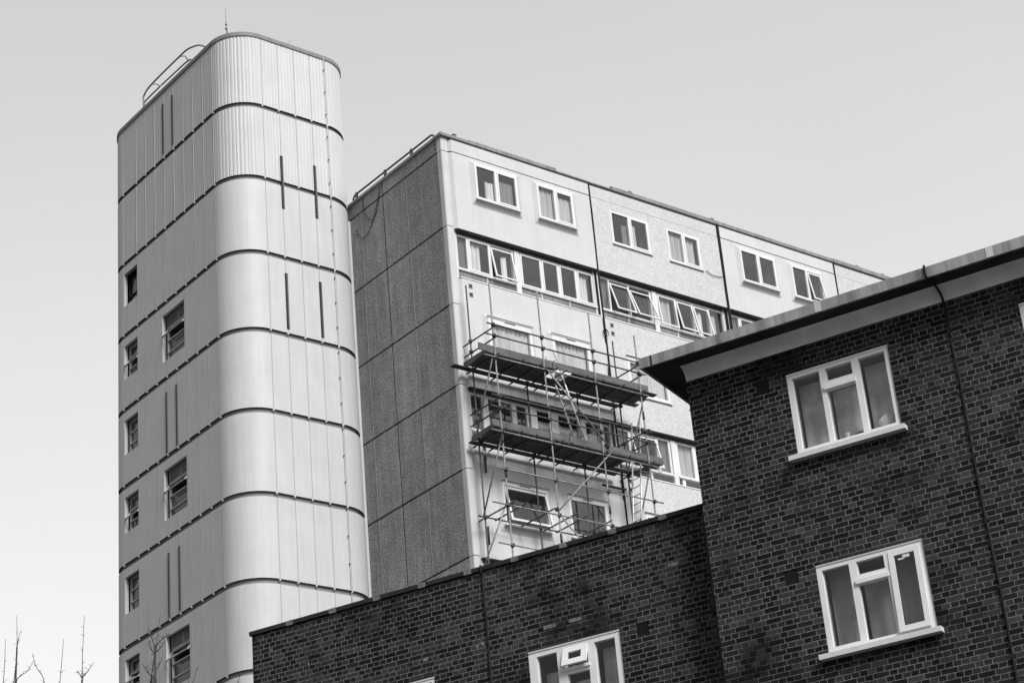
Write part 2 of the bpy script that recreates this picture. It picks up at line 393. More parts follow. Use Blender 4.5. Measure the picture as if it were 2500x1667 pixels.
for fi, zb in enumerate(A_BOT):
    zt = zb + 2.665 if fi else 35.335
    show = zb > 18
    for bi, (x0, x1) in enumerate(BAYS):
        proud = bi % 2 == 0
        yf = -.06 if proud else -.05
        holes = []
        if show:
            for wi, (wx, ww, t) in enumerate(W_A):
                off = BAYS[bi][0] - BAYS[0][0] + (0 if bi == 0 else -.17 if bi in (1,) else -.09)
                if fi == 0: wz0, wz1 = (zb+1.205, zb+2.455) if proud else (zb+1.205-.03, zb+2.455-.05)
                else:       wz0, wz1 = zb+1.10, zb+2.42
                if not proud: off += .08
                wxx = wx + off
                ww2 = ww
                if not proud and fi == 0: ww2 = ww - .02
                yw = -.17 if proud else -.055
                holes.append((wxx, wxx+ww2, wz0, wz1))
                mat = bay_mat(bi)
                if proud:
                    surround(block, wxx, wxx+ww2, wz0, wz1, -.165, -.06, .13, .17, .20 if fi == 0 else .23, .13, mat)
                H = wz1-wz0
                if fi == 0:
                    cur = TOP_CUR.get((bi, wi), ((), ()))
                    kinds = ('fixed', 'sash'); tilt = (0, 0); drop = (0, 0)
                    if (bi, wi) == (2, 1): kinds = ('fixed', 'open'); tilt = (0, -9); drop = (0, .05)
                    lights = two_light(ww2, H, cur, kinds, tilt, drop)
                    room = 'room'; drip = False
                elif fi == 1:
                    lights = [dict(x0=.10, x1=ww2-.10, z0=.10, z1=H-.19, curtain=((0,1,1,'net'),))]; room = 'room'; drip = True
                else:
                    if (bi, wi) == (0, 0):
                        lights = [dict(x0=.07, x1=ww2-.07, z0=.09, z1=H-.11, kind='open', tilt=-12, drop=.05, border=.06, curtain=())]
                    else:
                        lights = [dict(x0=.09, x1=ww2-.10, z0=.12, z1=H-.13, curtain=())]
                    room = 'room'; drip = True
                window(block, (wxx, yw+.002, wz0), 0, ww2, H, lights, 'pvc', room=room, drip=drip,
                       sill=(.03, .06, .045, 'pvc'))
        s = MB().slab(x0 + (.10 if bi == 0 else 0), x1, yf, .16, zb, zt, holes)
        if bi == 0:   # splayed left edge next to the corner pilaster
            s.quad((.262,.035,zb),(.357,yf,zb),(.357,yf,zt),(.262,.035,zt))
            s.quad((.262,.035,zb),(.262,.16,zb),(.357,.16,zb),(.357,yf,zb)); s.quad((.24,.036,zb),(.262,.036,zb),(.262,.036,zt),(.24,.036,zt))
        s.build('facade_panel', bay_mat(bi), block)
        # floors with strip windows: panel below, spandrel, posts
        z0b = zb - P + .03 if False else zb - 2.635
        if z0b > 0 or zb > 3:
            zl = max(z0b, 0); zp = zb - 1.71
            s = MB().slab(x0 + (.10 if bi == 0 else 0), x1, -.03, .13, zl, zp)
            if bi == 0:
                s.quad((.262,.055,zl),(.357,-.03,zl),(.357,-.03,zp),(.262,.055,zp)); s.quad((.24,.056,zl),(.262,.056,zl),(.262,.056,zp),(.24,.056,zp))
            s.build('facade_panel', bay_mat(bi), block)
            s = MB(); s.box(x0+.06, x1, -.045, .12, zp+.012, zp+.05); s.build('flashing', M['pvc_old'], block)
            # slate-grey spandrel under the windows
            zs0, zs1 = zp+.06, zb-1.30
            late = fi >= 1
            if not late:
                s = MB().slab(x0+.10, x1-.06, .15, .19, zs0, zs1); s.build('spandrel_panel', M['spandrel'], block)
                for xd in (1.50, 2.68, 3.62, 4.74):
                    s = MB(); s.box(x0+xd-.28, x0+xd-.25, .135, .16, zs0, zs1); s.build('spandrel_bar', M['pvc_old'], block)
            else:
                hs = [dict(x0=.06+i*1.36, x1=.06+i*1.36+1.24, z0=.05, z1=zs1-zs0-.05) for i in range(4)]
                if show: window(block, (x0+.05, .14, zs0), 0, x1-x0-.09, zs1-zs0, hs, 'pvc', room='room', name='low_window')
                else:
                    s = MB().slab(x0+.10, x1-.06, .15, .19, zs0, zs1); s.build('spandrel_panel', M['spandrel'], block)
            s = MB(); s.box(x0+.10, x1-.004, -.045, .158, zb-.016, zb-.003); s.build('soffit_strip', M['lip'], block)
            # head board and end posts
            s = MB(); s.box(x0+.08, x1-.02, .17, .24, zb-.10, zb-.018); s.build('window_head', M['grey_trim'], block)
            s = MB(); s.box(x0+.02, x0+.115, .10, .26, zp+.06, zb-.018); s.build('end_post', M['pvc_old'], block)
            s = MB(); s.box(x1-.075, x1-.002, .12, .26, zp+.06, zb-.018); s.build('end_post', M['pvc_old'], block)
            s = MB(); s.box(x0+2.36, x0+2.545, .115, .25, zp+.06, zb-.10); s.build('window_post', M['pvc_old'], block)
            if show:
                zw0, zw1 = zb-1.285, zb-.105; H = zw1-zw0; lb, lt = .055, H-.05
                C = lambda *a: tuple(a)
                o1, o2 = x0+.12, x0+2.56
                def L(a, b, **kw):  return dict(x0=a, x1=b, z0=lb, z1=lt, border=.04, **kw)
                if fi == 0 and bi == 0:
                    l1 = [L(.05,.40,curtain=((0,1,1,'dim_net'),)), L(.49,1.26,kind='sash',curtain=((0,.62,.92,'drape'),)), L(1.34,2.16,kind='open',tilt=-10,drop=.07,mat='pvc',curtain=((.58,.85,.8,'drape'),))]
                    l2 = [L(.06,.84,kind='sash'), L(.92,1.54,kind='sash'), L(1.63,2.26,kind='sash'), L(2.35,2.98,kind='sash',curtain=((.2,.75,.9,'drape'),))]
                elif fi == 0 and bi == 1:
                    l1 = [L(.05,.38,curtain=((0,1,1,'dim_net'),)), L(.44,1.22,kind='open',tilt=-17,drop=.10), L(1.28,2.14,kind='open',tilt=-20,drop=.15)]
                    l2 = [L(.06,.80,kind='open',tilt=-5,drop=.02,curtain=((.1,.85,1,'net'),)), L(.88,1.55,kind='open',tilt=-11,drop=.06), L(1.63,2.28,kind='open',tilt=-11,drop=.06,curtain=((.4,.7,.85,'drape'),)), L(2.36,2.98,curtain=((0,.6,.85,'net'),))]
                elif fi == 0:
                    l1 = [L(.05,.40,curtain=((0,1,1,'dim_net'),)), L(.49,1.26,kind='sash'), L(1.34,2.16,kind='sash',curtain=((.2,.7,.9,'net'),))]
                    l2 = [L(.06,.84,kind='sash'), L(.92,1.54,kind='sash'), L(1.63,2.26,kind='sash'), L(2.35,2.98,kind='sash')]
                elif bi == 0:
                    l1 = [L(.08,.50), L(.72,1.60), L(1.78,2.15)]
                    l2 = [L(.12,.66,curtain=((0,1,.72,'net'),)), L(.94,1.74,curtain=((0,1,.72,'net'),)), L(2.02,2.62,curtain=((0,1,.7,'net'),)), L(2.72,2.98)]
                else:
                    l1 = [L(.07,.48,curtain=((0,1,1,'dim_net'),)), L(.60,1.62,kind='open',tilt=-14,drop=.05,curtain=()), L(1.72,2.14,curtain=((0,1,1,'dim_net'),))]
                    l2 = [L(.10,.72,curtain=((0,1,1,'net'),)), L(.90,1.5,curtain=((0,1,1,'net'),)), L(1.63,2.26), L(2.35,2.98)]
                mt = 'pvc'
                window(block, (o1, .14, zw0), 0, 2.22, H, l1, mt, sill=(.0, .05, .05, 'pvc_old'))
                window(block, (o2, .14, zw0), 0, 3.04 if bi in (0,) else 2.98, H, [dict(l, x1=min(l['x1'], 2.95)) for l in l2], mt, sill=(.0, .05, .05, 'pvc_old'))
            # pair of small air vents in the panel
            if bi in (0, 1) and fi < 2:
                for dz in (0, -.29):
                    vx = (.60 if bi == 0 else 6.17); vz = zb - 1.98 + dz
                    s = MB().slab(vx, vx+.14, -.045, -.032, vz, vz+.14, [(vx+.025, vx+.115, vz+.025, vz+.115)])
                    v = s.build('air_vent', M['grey_trim'], block)
                    s = MB(); s.box(vx+.027, vx+.113, -.036, -.031, vz+.027, vz+.113); s.build('grille', M['dark'], v)

# --- parapet panels and coping
for bi, (x0, x1) in enumerate(BAYS):
    s = MB().slab(x0 + (.10 if bi == 0 else 0), x1, -.06 if bi % 2 == 0 else -.045, .16, 35.375 if bi % 2 == 0 else 35.352, TOPZ-.037)
    if bi == 0: s.quad((.262,.035,35.375),(.357,-.06,35.375),(.357,-.06,TOPZ),(.262,.035,TOPZ))
    s.build('parapet_panel', bay_mat(bi), block)
cop = [(-.06, 1.05, .10), (1.06, 4.55, .13), (4.56, 5.9, .05), (5.91, 6.86, .04), (6.87, 11.55, .14), (11.56, 17.25, .13), (17.26, 22.9, .15), (22.91, 34.2, .13)]
for i, (a, b, h) in enumerate(cop):
    s = MB(); s.box(a, b-.01, -.10, .30, TOPZ+.004, TOPZ+h); s.build('coping', M['grey_trim'] if i in (0,) else M['coping_grey'], block)
s = MB(); s.box(.30, 34.2, -.075, .1, TOPZ-.035, TOPZ+.002); s.build('coping_dark_strip', M['lip'], block)  # thin dark strip laid under the coping edge
for x in (.55, 7.75, 11.45, 18.55, 19.9):
    s = MB(); s.tube([(x, 0, TOPZ+.1), (x, 0, TOPZ+.20)], .05, 8); s.box(x-.06, x+.06, -.06, .06, TOPZ+.19, TOPZ+.225); s.build('roof_outlet', M['grey_trim'], block)

# --- corner pilaster, one piece per floor, rounded arris
joints = [35.335] + [35.335 - P*i for i in range(1, 14)]
zs = [TOPZ] + [35.35 - P*i for i in range(0, 14)]
for i in range(len(zs)-1):
    hi, lo = zs[i] - (.028 if i else 0), max(zs[i+1], 0)
    s = MB(); n = 5; rr = .05
    pr = [(-.0, .30)] + [(rr - rr*math.cos(a), rr - rr*math.sin(a)) for a in [math.pi/2*k/n for k in range(n+1)]]
    pr = [(0, .22)] + [(rr - rr*math.cos(math.pi/2*k/n) , rr - rr*math.sin(math.pi/2*k/n)) for k in range(n+1)] + [(.24, 0.0), (.24, .14)]
    for j in range(len(pr)-1):
        (xa, ya), (xb, yb) = pr[j], pr[j+1]; s.quad((xa,ya,lo),(xb,yb,lo),(xb,yb,hi),(xa,ya,hi), 1 <= j <= n)
    for zz in (lo, hi):
        b0 = len(s.v); s.v += [(x, y, zz) for x, y in pr]; s.f.append(tuple(range(b0, b0+len(pr)))); s.sm.append(False)
    s.build('corner_pilaster', M['concrete'], block)

# --- gable of pebble-dashed panels (faces -x): columns along y
cols = [(.225, 1.945), (1.955, 3.20), (3.265, 4.48), (4.49, 7.2), (7.23, 9.8)]
for i in range(len(zs)-1):
    hi, lo = zs[i] - (.03 if i else 0), max(zs[i+1]+.035, 0)
    for j, (y0, y1) in enumerate(cols):
        s = MB().slab(-y1, -y0, 0, .15, lo, hi)
        s.build('gable_panel', M['dash'] if i else M['dash'], block, (0.004, 0, 0), -math.pi/2)
    if i:
        for yy in (1.95, 4.485):
            s = MB(); s.box(-.008, .01, yy-.014, yy+.014, lo, hi); s.build('joint_strip', M['joint_strip'], block)
s = MB(); s.box(-.05, .28, .31, 9.8, TOPZ+.004, TOPZ+.10); s.build('gable_coping', M['coping_grey'], block)
s = MB()
s.tube([(-.02,.30,36.0),(-.03,.37,36.06),(-.03,.45,36.075),(-.03,4.62,36.10),(-.03,4.72,36.08),(-.03,4.80,35.98),(-.03,4.80,35.92)], .032, 8)
gr = s.build('roof_edge_pipe', M['dark_trim'], block)
for yy in (1.5, 2.96, 4.60):
    s = MB(); s.box(-.06, .02, yy-.03, yy+.03, 35.92, 36.15); s.build('pipe_bracket', M['dark_trim'], gr)
for k in range(2):
    s = MB(); s.tube([(-.02,.30,35.66-.16*k),(.02,.30,35.66-.16*k)], .022, 8); s.build('wall_spigot', M['dark'], block)
# wide black sealed joint running down the gable and two slack cables
s = MB(); s.box(.02, .10, 3.21, 3.255, 0, 35.72); s.build('sealed_joint', M['black'], block)
def catmull(pts, n=6):
    pts = [Vector(p) for p in pts]; out = []
    for i in range(len(pts)-1):
        p0 = pts[max(i-1,0)]; p1 = pts[i]; p2 = pts[i+1]; p3 = pts[min(i+2,len(pts)-1)]
        for k in range(n):
            t = k/n
            out.append(.5*((2*p1) + (p2-p0)*t + (2*p0-5*p1+4*p2-p3)*t*t + (3*p1-p0-3*p2+p3)*t**3))
    out.append(pts[-1]); return out
for pts in ([(4.31,35.83),(4.21,35.22),(3.86,34.76),(3.51,35.0),(3.31,35.74)], [(4.77,34.87),(4.39,34.35),(3.88,34.6),(3.41,35.41),(3.30,35.75)]):
    s = MB(); s.tube(catmull([(-.02, y, z) for y, z in pts]), .010, 5); s.build('slack_cable', M['cable'], block)
# --- black downpipes / cables in the bay joints, coil on the first one
for bi, (x, r) in enumerate(((5.90, .030), (11.60, .050), (17.24, .028), (22.94, .03))):
    s = MB(); pts = [(x + .012*math.sin(i*1.7+bi), -.06, 35.86 - i*1.3) for i in range(28) if 35.86-i*1.3 > 0]
    s.tube(pts, r, 8); s.build('drain_cable', M['cable'], block)
    s = MB(); s.box(x-.035 if bi != 1 else x-.06, x+.035 if bi != 1 else x+.06, .10, .14, 0, 35.8); s.build('sealed_joint', M['black'], block)
for k, (cz, rr) in enumerate(((30.40, .10), (30.36, .12))):
    s = MB(); s.tube([(5.86 + .03*k + rr*.75*math.cos(a), -.11 - .02*k + .02*math.sin(2*a), cz + rr*math.sin(a)) for a in [2*math.pi*i/16 for i in range(17)]], .011, 6)
    s.build('cable_coil', M['cable'], block)
s = MB(); s.tube(catmull([(5.86,-.09,29.3),(5.82,-.12,29.1),(5.80,-.10,28.8)]), .018, 6); s.tube(catmull([(10.75,-.09,33.83),(11.05,-.09,33.72),(11.5,-.09,33.77)]), .012, 6)
s.build('loose_cable', M['cable'], block)

# ================================================================== STAIR TOWER
X0, X1, Y0, Y1, RR = 29.485, 34.235, 48.0, 56.35, 1.15
tower = empty('stair_tower', ((X0+X1)/2, (Y0+Y1)/2, 0))
tag(tower, 'tall white metal-clad stair tower with rounded corners and grooved bands between its floors', 'tower')
TX, TY = (X0+X1)/2, (Y0+Y1)/2
def outline(off=0.0, step=None):
    """points of the rounded rectangle, tower-local, starting at the far end of the left side and running round the front; list of (x,y,nx,ny,s)"""
    hx, hy = (X1-X0)/2, (Y1-Y0)/2
    segs = []
    c = [(-hx+RR, -hy+RR, 180), (hx-RR, -hy+RR, 270), (hx-RR, hy-RR, 0), (-hx+RR, hy-RR, 90)]
    out = []; s = 0.0
    st = [(-hx, hy-RR), (-hx+RR, -hy), (hx, -hy+RR), (hx-RR, hy)]
    en = [(-hx, -hy+RR), (hx-RR, -hy), (hx, hy-RR), (-hx+RR, hy)]
    nr = [(-1,0),(0,-1),(1,0),(0,1)]
    for k in range(4):
        a, b = st[k], en[k]; Ls = math.hypot(b[0]-a[0], b[1]-a[1])
        n = max(1, int(round(Ls/step))) if step else 1
        for i in range(n+1):
            t = i/n; out.append((a[0]+(b[0]-a[0])*t, a[1]+(b[1]-a[1])*t, nr[k][0], nr[k][1], s+Ls*t))
        s += Ls
        cx, cy, a0 = c[k][0], c[k][1], c[k][2]
        # corner after side k : side0(left)->front-left corner
        cc = [(-hx+RR,-hy+RR,180),(hx-RR,-hy+RR,270),(hx-RR,hy-RR,0),(-hx+RR,hy-RR,90)][k]
        Lc = RR*math.pi/2; n = max(16, int(round(Lc/step))) if step else 18
        for i in range(1, n):
            t = i/n; an = R(cc[2] + 90*t)
            out.append((cc[0]+RR*math.cos(an), cc[1]+RR*math.sin(an), math.cos(an), math.sin(an), s+Lc*t))
        s += Lc
    return [(x+off*nx, y+off*ny, nx, ny, q) for x, y, nx, ny, q in out], s

zb = [38.12 - P*k for k in range(0, 15)]            # lower edges of the cladding tiers
tiers = [(zb[0], 40.66)] + [(zb[i+1], zb[i]-.165) for i in range(len(zb)-1) if zb[i+1] > 0] 
tiers.append((0.0, tiers[-1][0]-.165))
RIBS_L = [49.16 + .631*i for i in range(9)] + [55.13]   # seams, world Y on the left side
RIBS_F = [30.63 + .6155*i for i in range(5)]           # seams, world X on the front
SMALL = [(54.18, 55.06, 33.82 - P*i, 35.01 - P*i) for i in range(0, 13)]
BIG = [(51.17, 52.55, 30.69 - 2*P*i, 32.33 - 2*P*i) for i in range(0, 6)]
hx, hy = (X1-X0)/2, (Y1-Y0)/2

def ring_strip(mb, pts, za, zc, smooth=True, close=True, flat_thresh=.02):
    n = len(pts)
    for i in range(n if close else n-1):
        a, b = pts[i], pts[(i+1) % n]
        mb.quad((a[0],a[1],za),(b[0],b[1],za),(b[0],b[1],zc),(a[0],a[1],zc), smooth)

core, per = outline(-.08)
s = MB(); ring_strip(s, core, 0, 40.5)
# openings through the backing wall are covered by the window boxes; the backing stops short of them
s2 = MB()
# backing without the left side (that side is built with openings)
left_i = [i for i, p in enumerate(core) if p[2] == -1 and p[3] == 0]
others = [p for i, p in enumerate(core) if i != 0]
ring_strip(s2, others + [core[0]], 0, 40.5, True, close=False)
holes = [(-(b), -(a), c, d) for a, b, c, d in SMALL + BIG]
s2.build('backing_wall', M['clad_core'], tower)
s3 = MB().slab(-(Y1-RR), -(Y0+RR), 0, .02, 0, 40.5, holes)
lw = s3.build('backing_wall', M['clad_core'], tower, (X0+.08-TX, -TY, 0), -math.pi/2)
for ti, (za, zc) in enumerate(tiers):
    s = MB()
    corr = ti < 2
    if corr:
        pts, per = outline(0, .0315)
        q = []
        pitch = .6155/5
        for x, y, nx, ny, t in pts:
            ph = ((t - 0.03) / pitch) % 1.0
            o = (.013 if nx > -.97 else .008) if .22 < ph < .88 else (0.0 if nx > -.97 else .004)
            q.append((x+nx*(o-.009), y+ny*(o-.009), nx, ny, t))
        ring_strip(s, q, za, zc, False)
        b0 = len(s.v); inner, _ = outline(-.10, .0315)
        for i in range(len(q)):
            a, b = q[i], q[(i+1) % len(q)]; c, d = inner[i], inner[(i+1) % len(q)]
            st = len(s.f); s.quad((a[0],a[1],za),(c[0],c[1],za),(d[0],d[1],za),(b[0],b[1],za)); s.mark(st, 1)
            s.quad((a[0],a[1],zc),(b[0],b[1],zc),(d[0],d[1],zc),(c[0],c[1],zc))
    else:
        pts, per = outline(0)
        ring = [p for i, p in enumerate(pts) if i != 0] + [pts[0]]
        # front, right and back with the four corners; the left side is the plate with openings
        ring_strip(s, ring, za, zc, True, close=False)
        inner, _ = outline(-.12)
        for i in range(1, len(pts)):
            a, b = pts[i], pts[(i+1) % len(pts)]; c, d = inner[i], inner[(i+1) % len(pts)]
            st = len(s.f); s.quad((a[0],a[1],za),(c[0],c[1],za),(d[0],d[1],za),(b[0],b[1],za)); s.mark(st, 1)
            s.quad((a[0],a[1],zc),(b[0],b[1],zc),(d[0],d[1],zc),(c[0],c[1],zc))
        hs = [(-(b), -(a), c, d) for a, b, c, d in SMALL + BIG if c > za and d < zc]
        lp = MB().slab(-(Y1-RR), -(Y0+RR), 0, .12, za, zc, hs, back=False)
        # rotate plate into place: local (x,y,z) -> world (y + X0, -x)
        for f_, sm_ in zip(lp.f, lp.sm):
            vs = [lp.v[i] for i in f_]
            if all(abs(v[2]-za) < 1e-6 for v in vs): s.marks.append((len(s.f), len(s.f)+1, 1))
            s.quad(*[(v[1] + X0 - TX, -v[0] - TY, v[2]) for v in vs])
    # standing seams
    def seam(px, py, nx, ny, zlo, zhi):
        tx, ty = -ny, nx; h = .013; o1 = .003 if not corr else .0055
        def P(k, o, z): return (px+tx*k+nx*o, py+ty*k+ny*o, z)
        st = len(s.f); s.quad(P(-h,o1,zlo+.055), P(h,o1,zlo+.055), P(h,o1,zhi), P(-h,o1,zhi)); s.mark(st, 2)
        s.quad(P(-h,o1,zlo+.055), P(-h,-.01,zlo+.055), P(-h,-.01,zhi), P(-h,o1,zhi)); s.quad(P(h,o1,zlo+.055), P(h,o1,zhi), P(h,-.01,zhi), P(h,-.01,zlo+.055))
        if zlo > za + .01: return
        h = .024; o1 = .010          # tab that hangs below the tier at each seam
        s.quad(P(-h,o1,zlo), P(h,o1,zlo), P(h,o1,za+.004), P(-h,o1,za+.004)); s.quad(P(-h,o1,zlo), P(-h,o1,za), P(-h,-.06,za), P(-h,-.06,zlo))
        s.quad(P(h,o1,zlo), P(h,-.06,zlo), P(h,-.06,za), P(h,o1,za)); s.quad(P(-h,o1,zlo), P(-h,-.06,zlo), P(h,-.06,zlo), P(h,o1,zlo))
    for yy in RIBS_L:
        spans = [(za-.055, zc)]
        for a, b, c, d in SMALL + BIG:
            if c > za and d < zc and a-.03 < yy < b+.03:
                spans = [(za-.055, c-.02), (d+.02-.055, zc)]
        for lo, hi in spans: seam(-hx, yy-TY, -1, 0, lo, hi)
    for xx in RIBS_F: seam(xx-TX, -hy, 0, -1, za-.055, zc)
    s.build('cladding_tier', [M['clad'], M['lip'], M['seam']], tower)
# roof trim and deck
o1, _ = outline(.035); o2, _ = outline(-.14)
s = MB(); ring_strip(s, o1, 40.63, 40.77); ring_strip(s, o2, 40.63, 40.77)
for i in range(len(o1)):
    a, b = o1[i], o1[(i+1) % len(o1)]; c, d = o2[i], o2[(i+1) % len(o1)]
    s.quad((a[0],a[1],40.77),(b[0],b[1],40.77),(d[0],d[1],40.77),(c[0],c[1],40.77)); s.quad((a[0],a[1],40.63),(c[0],c[1],40.63),(d[0],d[1],40.63),(b[0],b[1],40.63))
s.build('roof_trim', M['grey_trim'], tower)
s = MB(); s.v = [(p[0],p[1],40.55) for p in o2]; s.f = [tuple(range(len(o2)))]; s.sm = [False]; s.build('roof_deck', M['grey_trim'], tower)

# windows in the left side (x right = -Y, y inwards = +X)
def left_win(y1, z0, W, H, lights, **kw):
    return window(tower, (X0+.17-TX, y1-TY, z0), -math.pi/2, W, H, lights, **kw)
for i, (a, b, c, d) in enumerate(SMALL):
    W, H = b-a, d-c
    if d < 16: continue
    if i == 0:
        ls = [dict(x0=.04, x1=W-.04, z0=.04, z1=.36), dict(x0=.04, x1=W-.04, z0=.40, z1=H-.04)]
        left_win(b, c, W, H, ls, mat='slot', room='room_dark', glassm='glass_dark')
    else:
        z1_, z2_ = H*.34, H*.66
        op = i in (1, 3, 5)
        ls = [dict(x0=.04, x1=W-.04, z0=.05, z1=z1_-.02),
              dict(x0=.04, x1=W-.04, z0=z1_+.02, z1=z2_-.02, kind='open' if op else 'fixed', tilt=-34 if op else 0, drop=0, border=.02, mat='dframe'),
              dict(x0=.04, x1=W-.04, z0=z2_+.02, z1=H-.05, curtain=((.0,1,1,'dim_net'),) if i in (2, 4, 3) else ())]
        left_win(b, c, W, H, ls, mat='dframe', room='room_dark')
    s = MB(); s.box(0, W, -.165, -.01, -.03, -.002); s.build('sill_flashing', M['clad'], tower, (X0+.17-TX, b-TY, c), -math.pi/2)
for i, (a, b, c, d) in enumerate(BIG):
    W, H = b-a, d-c
    if d < 16: continue
    ls = [dict(x0=.04, x1=W-.04, z0=.05, z1=.36), dict(x0=.04, x1=W-.04, z0=.40, z1=.78),
          dict(x0=.04, x1=W-.04, z0=.82, z1=1.20, kind='open', tilt=-36, drop=0, border=.02, mat='dframe')]
    wo_ = left_win(b, c, W, 1.24, ls, mat='dframe', room='room_dark')
    fr = MB()
    fr.slab(0, W, 0, .06, 1.245, H, [(.03, W*.5-.012, 1.27, H-.03), (W*.5+.012, W-.03, 1.27, H-.03)])
    fr.build('louvre_frame', M['dframe'], wo_)
    lv = MB()
    for k in range(5):
        zz = 1.29 + k*(H-1.33)/5
        lv.quad((.03,-.02,zz),(W-.03,-.02,zz),(W-.03,.05,zz+.05),(.03,.05,zz+.05)); lv.quad((.03,-.02,zz),(.03,-.02,zz-.012),(W-.03,-.02,zz-.012),(W-.03,-.02,zz))
    lv.build('louvre', M['alu'], wo_)
    bk = MB(); bk.box(.02, W-.02, .07, .09, 1.25, H-.01); bk.build('louvre_back', M['dark'], wo_)

# ventilation slots
for (yy, za, zc) in [(52.33, 38.24, 40.17), (51.70, 38.24, 40.18), (52.33, 27.55, 29.59), (51.70, 27.57, 29.6), (52.32, 22.25, 24.27), (51.68, 22.26, 24.27), (52.32, 16.95, 18.95), (51.68, 16.95, 18.95)]:
    s = MB(); s.box(-hx-.030, -hx+.02, yy-TY-.032, yy-TY+.032, za, zc); s.build('vent_slot', M['slot_grey'], tower)
for (xx, za, zc) in [(31.25, 34.49, 36.99 - .60), (32.49, 34.49, 36.40), (31.25, 30.29, 32.19), (32.49, 30.29, 32.20)]:
    s = MB(); s.box(xx-TX-.045, xx-TX+.012, -hy-.034, -hy+.02, za, zc); v = s.build('vent_slot', M['slot'], tower)
    s = MB(); s.box(xx-TX+.013, xx-TX+.05, -hy-.032, -hy+.02, za, zc); s.build('slot_side', M['slot_side'], v)
    s = MB(); n = int((zc-za)/.115)
    for k in range(1, n):
        zz = za + k*(zc-za)/n; s.box(xx-TX-.043, xx-TX+.010, -hy-.040, -hy-.036, zz-.008, zz+.008)
    s.build('slot_bars', M['slot_side'], v)
# lightning tape with clips down the front
xx = 33.09-TX
s = MB(); s.tube([(xx-.05, -hy-.04, 40.7), (xx-.05, -hy-.04, 0.0)], .009, 6); lt = s.build('conductor_tape', M['clad'], tower)
s = MB(); s.box(-.014, .014, -.02, .03, -.012, .012); tcl = s.build('tape_clip', M['slot'], lt, (xx-.07, -hy-.05, 40.2))
for k in range(1, 22): copy_obj(tcl, lt, (xx-.07, -hy-.05, 40.2-.86*k))
# link wall towards the gable
s = MB(); s.box(34.16-TX, 34.375-TX, 48.86-TY, 50.4-TY, 0, 35.3); s.build('link_wall', M['clad'], tower)
# roof rail and rods
def tw(pts): return [(x-TX, y-TY, z) for x, y, z in pts]
s = MB()
s.tube(catmull(tw([(29.62,53.84,40.70),(29.6,53.86,41.2),(29.6,53.80,41.40),(29.6,53.28,41.54),(29.6,51.45,41.56),(29.6,50.92,41.54),(29.6,50.48,41.42),(29.6,50.04,41.22),(29.62,49.45,40.76)]), 5), .030, 8)
rl = s.build('guard_rail', M['grey_trim'], tower)
s = MB(); s.tube(catmull(tw([(30.1,54.75,40.8),(30.1,54.72,41.6),(30.1,54.47,41.79),(30.1,52.11,41.76),(30.1,51.8,41.74),(30.1,51.42,41.6),(30.1,51.2,40.8)]), 5), .028, 8)
s.tube(catmull(tw([(29.6,53.28,41.54),(29.8,53.30,41.62),(30.0,53.42,41.66),(30.1,53.45,41.77)]), 5), .02, 6)
s.tube(catmull(tw([(29.6,51.45,41.56),(29.8,51.40,41.66),(30.0,51.55,41.66),(30.1,51.75,41.74)]), 5), .02, 6)
s.build('rail_return', M['grey_trim'], rl)
s = MB(); s.tube(tw([(29.72,48.5,40.70),(29.68,48.5,41.14)]), .022, 6); s.tube(tw([(29.68,48.5,41.14),(29.66,48.5,41.80)]), .008, 5); s.tube(tw([(29.68,48.5,40.95),(29.68,48.5,41.0)]), .04, 6); s.tube(tw([(29.68,48.5,41.12),(29.68,48.5,41.17)]), .035, 6)
s.build('lightning_rod', M['grey_trim'], tower)
s = MB(); s.tube(tw([(32.11,48.5,40.70),(32.08,48.5,41.36)]), .010, 5); s.build('lightning_rod', M['grey_trim'], tower)

# small glowing balls behind the panes of two stairwell windows
em = NT('spot_glow'); em.b.inputs['Emission Color'].default_value = (1, 1, 1, 1); em.b.inputs['Emission Strength'].default_value = 2.2
for (y, z, r, lb) in [(54.50, 31.92, .05, 'small round bright spot behind the narrow stairwell window with its pane tilted open'), (51.50, 31.02, .035, 'small bright spot in the lower pane of the wide louvred stairwell window')]:
    s = MB(); n = 8
    rings = [[(X0+.28 + r*math.sin(math.pi*i/6)*math.cos(2*math.pi*k/n), y + r*math.sin(math.pi*i/6)*math.sin(2*math.pi*k/n), z + r*math.cos(math.pi*i/6)) for k in range(n)] for i in range(7)]
    for i in range(6):
        for k in range(n): s.quad(rings[i][k], rings[i+1][k], rings[i+1][(k+1) % n], rings[i][(k+1) % n], True)
    o = s.build('bright_spot', em.m); tag(o, lb, 'bright_spot', 'bright spots in the stairwell windows')

# ================================================================== SCAFFOLD
scaf = empty('scaffold', (BX+3.0, BY-.95, 0))
tag(scaf, 'steel tube scaffold with two timber platforms standing against the pale block of flats', 'scaffold')
SO = Vector((3.0, -.95, 0))
O, I = -1.50, -.40
TR = .024
def sp(p): return Vector(p) - SO
def tube_part(name, a, b, r=TR, mat='steel', n=8):
    if name in ('transom', 'end_rail', 'guard_rail') or (name in ('ledger', 'standard') and a[1] > -1.2): mat = 'steel_dark'
    s = MB(); s.tube([sp(a), sp(b)], r, n); return s.build(name, M[mat], scaf)
OUT = [(.19, 30.02), (2.0, 30.20), (3.96, 29.94), (5.74, 29.60)]
INN = [(.20, 30.47), (2.20, 27.78), (4.13, 27.78), (5.84, 29.92)]
for x, z in OUT: tube_part('standard', (x+.0, O, 0), (x, O, z))
for x, z in INN: tube_part('standard', (x, I, 0), (x, I, z))
